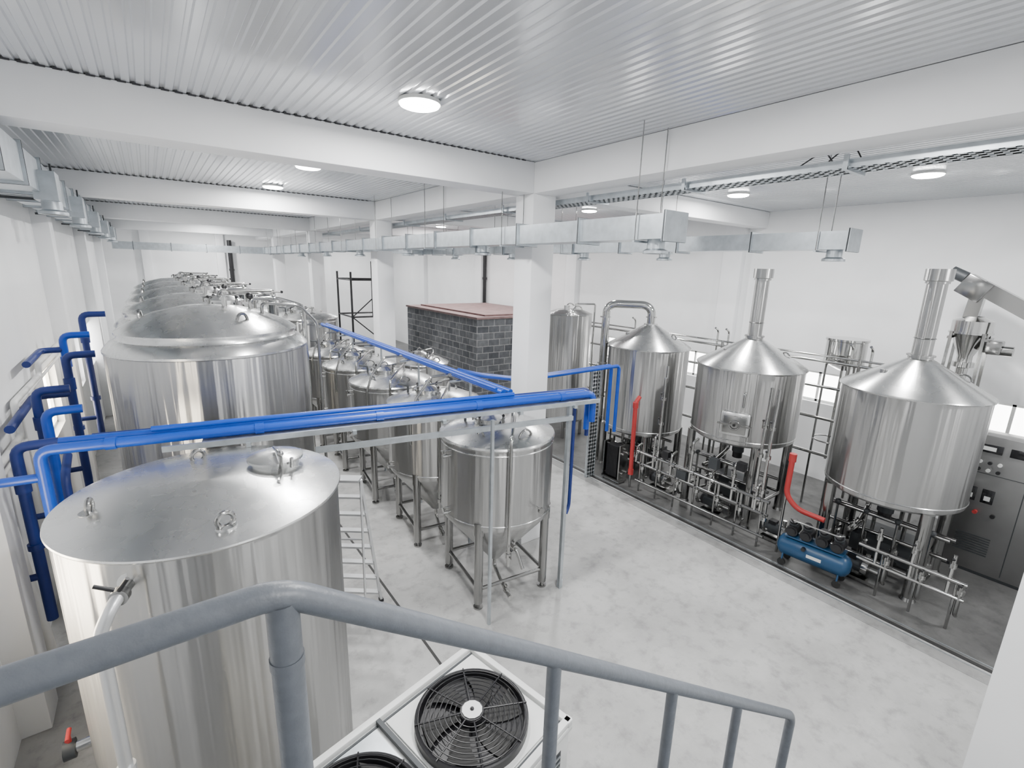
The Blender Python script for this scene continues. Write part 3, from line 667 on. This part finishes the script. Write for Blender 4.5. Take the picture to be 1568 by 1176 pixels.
b.cyl((0.125,yr,LZ-0.1),(0.125,yr,3.9),0.029,RAIL,seg=24)
b.cyl((0.125,yr,3.76),(0.125,yr,3.78),0.031,RAIL,seg=24)
for x in (0.82,1.47,2.07): b.cyl((x,yr,railz(x)-1.1),(x,yr,railz(x)-0.005),0.022,RAIL,seg=20)
b.cyl((-1.4,yr,3.45),(0.125,yr,3.45),0.012,RAIL)
b.done()
# ------------------------------------------------------------------ air compressor
b=MB('air_compressor',(7.80,2.5,0),math.radians(6)); 
b.rev([(0,-0.5),(0.08,-0.495),(0.14,-0.46),(0.17,-0.41),(0.17,0.41),(0.14,0.46),(0.08,0.495),(0,0.5)],COMP,(0,0,0.32),seg=36,R=Matrix.Rotation(PI/2,3,'X'))
for y in (-0.38,0.38):
    for x in (-0.13,0.13):
        b.bar((x*0.8,y,0.2),(x,y,0.08),0.04,0.02,COMP); b.cyl((x-0.02,y,0.055),(x+0.02,y,0.055),0.055,RUB)
b.box((0,0,0.51),(0.24,0.8,0.02),COMP)
for y in (-0.3,-0.1,0.12,0.32):
    b.cyl((-0.1,y,0.6),(0.12,y,0.6),0.085,BLACK); b.cyl((0.0,y,0.65),(-0.06,y,0.78),0.055,BLACK)
    for k in range(4): b.cyl((0.0-0.012*k,y,0.67+0.022*k),(-0.006-0.012*k,y,0.68+0.022*k),0.068,DARKM)
    b.cyl((-0.1,y,0.6),(-0.13,y,0.6),0.06,BLACK)
b.pipe([(-0.05,-0.35,0.8),(-0.12,-0.3,0.8),(-0.12,0.3,0.8),(-0.05,0.36,0.78)],0.012,PIPE)
b.cyl((-0.15,0.1,0.42),(-0.2,0.1,0.42),0.03,BLACK); b.box((-0.171,-0.05,0.33),(0.005,0.2,0.05),WHITE)
b.done()
# ------------------------------------------------------------------ control cabinet
b=MB('control_cabinet',(10.15,0.7,0))
b.box((0,0,1.15),(0.4,1.5,2.2),CAB,bev=0.012); b.box((0,0,0.04),(0.36,1.4,0.08),DARKM)
b.box((-0.201,0.0,1.15),(0.008,0.012,2.1),DARKM); b.box((-0.201,0.0,1.65),(0.008,1.45,0.01),DARKM)
b.box((-0.205,0.5,2.05),(0.02,0.34,0.13),GLASS,bev=0.004); b.box((-0.205,0.12,2.05),(0.02,0.26,0.13),GLASS,bev=0.004)
b.box((-0.215,0.5,2.05),(0.006,0.2,0.06),WHITE)
for i in range(4):
    for j in range(2): b.cyl((-0.195,0.32+i*0.11,1.83-j*0.12),(-0.235,0.32+i*0.11,1.83-j*0.12),0.026,BLACK if (i+j)%2 else WHITE,seg=12)
for i in range(2): b.box((-0.205,0.36+i*0.2,1.3),(0.02,0.14,0.22),GLASS,bev=0.004); b.box((-0.217,0.36+i*0.2,1.27),(0.01,0.07,0.07),WHITE)
b.cyl((-0.19,0.45,1.02),(-0.25,0.45,1.02),0.03,RED,seg=12); b.cyl((-0.19,0.25,1.02),(-0.24,0.25,1.02),0.03,BLACK,seg=12)
for i in range(8): b.box((-0.205,0.4,0.35+i*0.04),(0.012,0.4,0.015),DARKM)
b.done()
# ------------------------------------------------------------------ grain mill and auger
b=MB('grain_auger',(10.75,1.85,0))
b.bar((0,0.0,4.42),(0,-2.6,2.9),0.22,0.22,LEG); b.box((0,0.08,4.40),(0.3,0.36,0.32),LEG,rot=Matrix.Rotation(math.radians(30),3,'X'),bev=0.01)
b.cyl((0,0.22,4.56),(0,0.42,4.66),0.09,DARKM)
b.bar((0,0.02,4.3),(0,0.05,3.85),0.18,0.18,LEG)
b.rev([(0.12,3.95),(0.26,3.88),(0.26,3.7),(0.28,3.7),(0.28,3.67),(0.24,3.66),(0.1,3.3),(0.1,3.2),(0.14,3.2),(0.14,3.12),(0.08,3.1),(0.07,2.55)],PIPE,seg=32)
for x,y in ((-0.25,0.25),(0.25,0.25),(-0.25,-0.25),(0.25,-0.25)): b.bar((x,y,0),(x*0.8,y*0.8,3.7),0.04,0.04,LEG)
for z in (2.2,3.6): 
    b.bar((-0.22,0.22,z),(0.22,0.22,z),0.04,0.04,LEG); b.bar((-0.22,-0.24,z),(0.22,-0.24,z),0.04,0.04,LEG)
b.bar((0.0,-2.4,0),(0,-2.4,3.05),0.05,0.05,LEG)
b.box((-0.05,-0.3,3.5),(0.2,0.25,0.2),LEG,bev=0.02); b.cyl((-0.05,-0.55,3.45),(-0.05,-0.25,3.45),0.08,LEG)
b.done()
# ------------------------------------------------------------------ block cold room
b=MB('concrete_block_cold_room')
b.box((9.72,14.98,1.47),(3.64,5.04,2.94),BLOCK); b.box((9.72,14.98,2.985),(3.72,5.14,0.06),ROOFB)
b.box((9.8,14.9,3.04),(3.0,4.5,0.05),ROOFB)
b.done()
# ------------------------------------------------------------------ scaffold tower
b=MB('scaffold_tower')
for x in (5.2,6.6):
    for y in (15.8,17.2): b.cyl((x,y,0),(x,y,4.25),0.035,BLACK,seg=8)
for z in (0.4,1.6,2.8,4.0):
    for y in (15.8,17.2): b.cyl((5.2,y,z),(6.6,y,z),0.028,BLACK,seg=8)
    for x in (5.2,6.6): b.cyl((x,15.8,z),(x,17.2,z),0.028,BLACK,seg=8)
b.cyl((5.2,15.8,2.8),(6.6,15.8,4.0),0.02,BLACK,seg=8); b.cyl((6.6,15.8,1.6),(5.2,15.8,2.8),0.02,BLACK,seg=8)
b.cyl((5.9,15.8,2.8),(5.9,15.8,4.6),0.035,BLACK,seg=8)
b.done()
b=MB('black_drainpipe'); b.pipe([(11.68,17.85,0),(11.68,17.85,5.45)],0.08,BLACK); b.cyl((11.68,17.85,2.0),(11.68,17.85,2.1),0.1,BLACK); b.cyl((11.68,17.85,4.0),(11.68,17.85,4.1),0.1,BLACK); b.done()
b=MB('black_drainpipe'); b.pipe([(3.3,27.75,0),(3.3,27.75,5.45)],0.1,BLACK); b.cyl((3.3,27.75,4.0),(3.3,27.75,4.1),0.12,BLACK); b.done()
# ------------------------------------------------------------------ world + camera
w=D.worlds.new('World'); C.scene.world=w; w.use_nodes=True
w.node_tree.nodes['Background'].inputs['Color'].default_value=(0.85,0.92,1,1); w.node_tree.nodes['Background'].inputs['Strength'].default_value=1.0
cd=D.cameras.new('camera'); cam=D.objects.new('camera',cd); C.collection.objects.link(cam)
cd.sensor_width=36; cd.lens=735/1568*36; cd.clip_start=0.02
Rt=Vector((0.8051,-0.5926,0.0280)).normalized(); Fw=Vector((0.5817,0.7791,-0.2339)); Fw=(Fw-Rt*Fw.dot(Rt)).normalized(); Up=Rt.cross(Fw)
M=Matrix((Rt,Up,-Fw)).transposed().to_4x4(); M.translation=Vector((0,0,4.5)); cam.matrix_world=M
C.scene.camera=cam
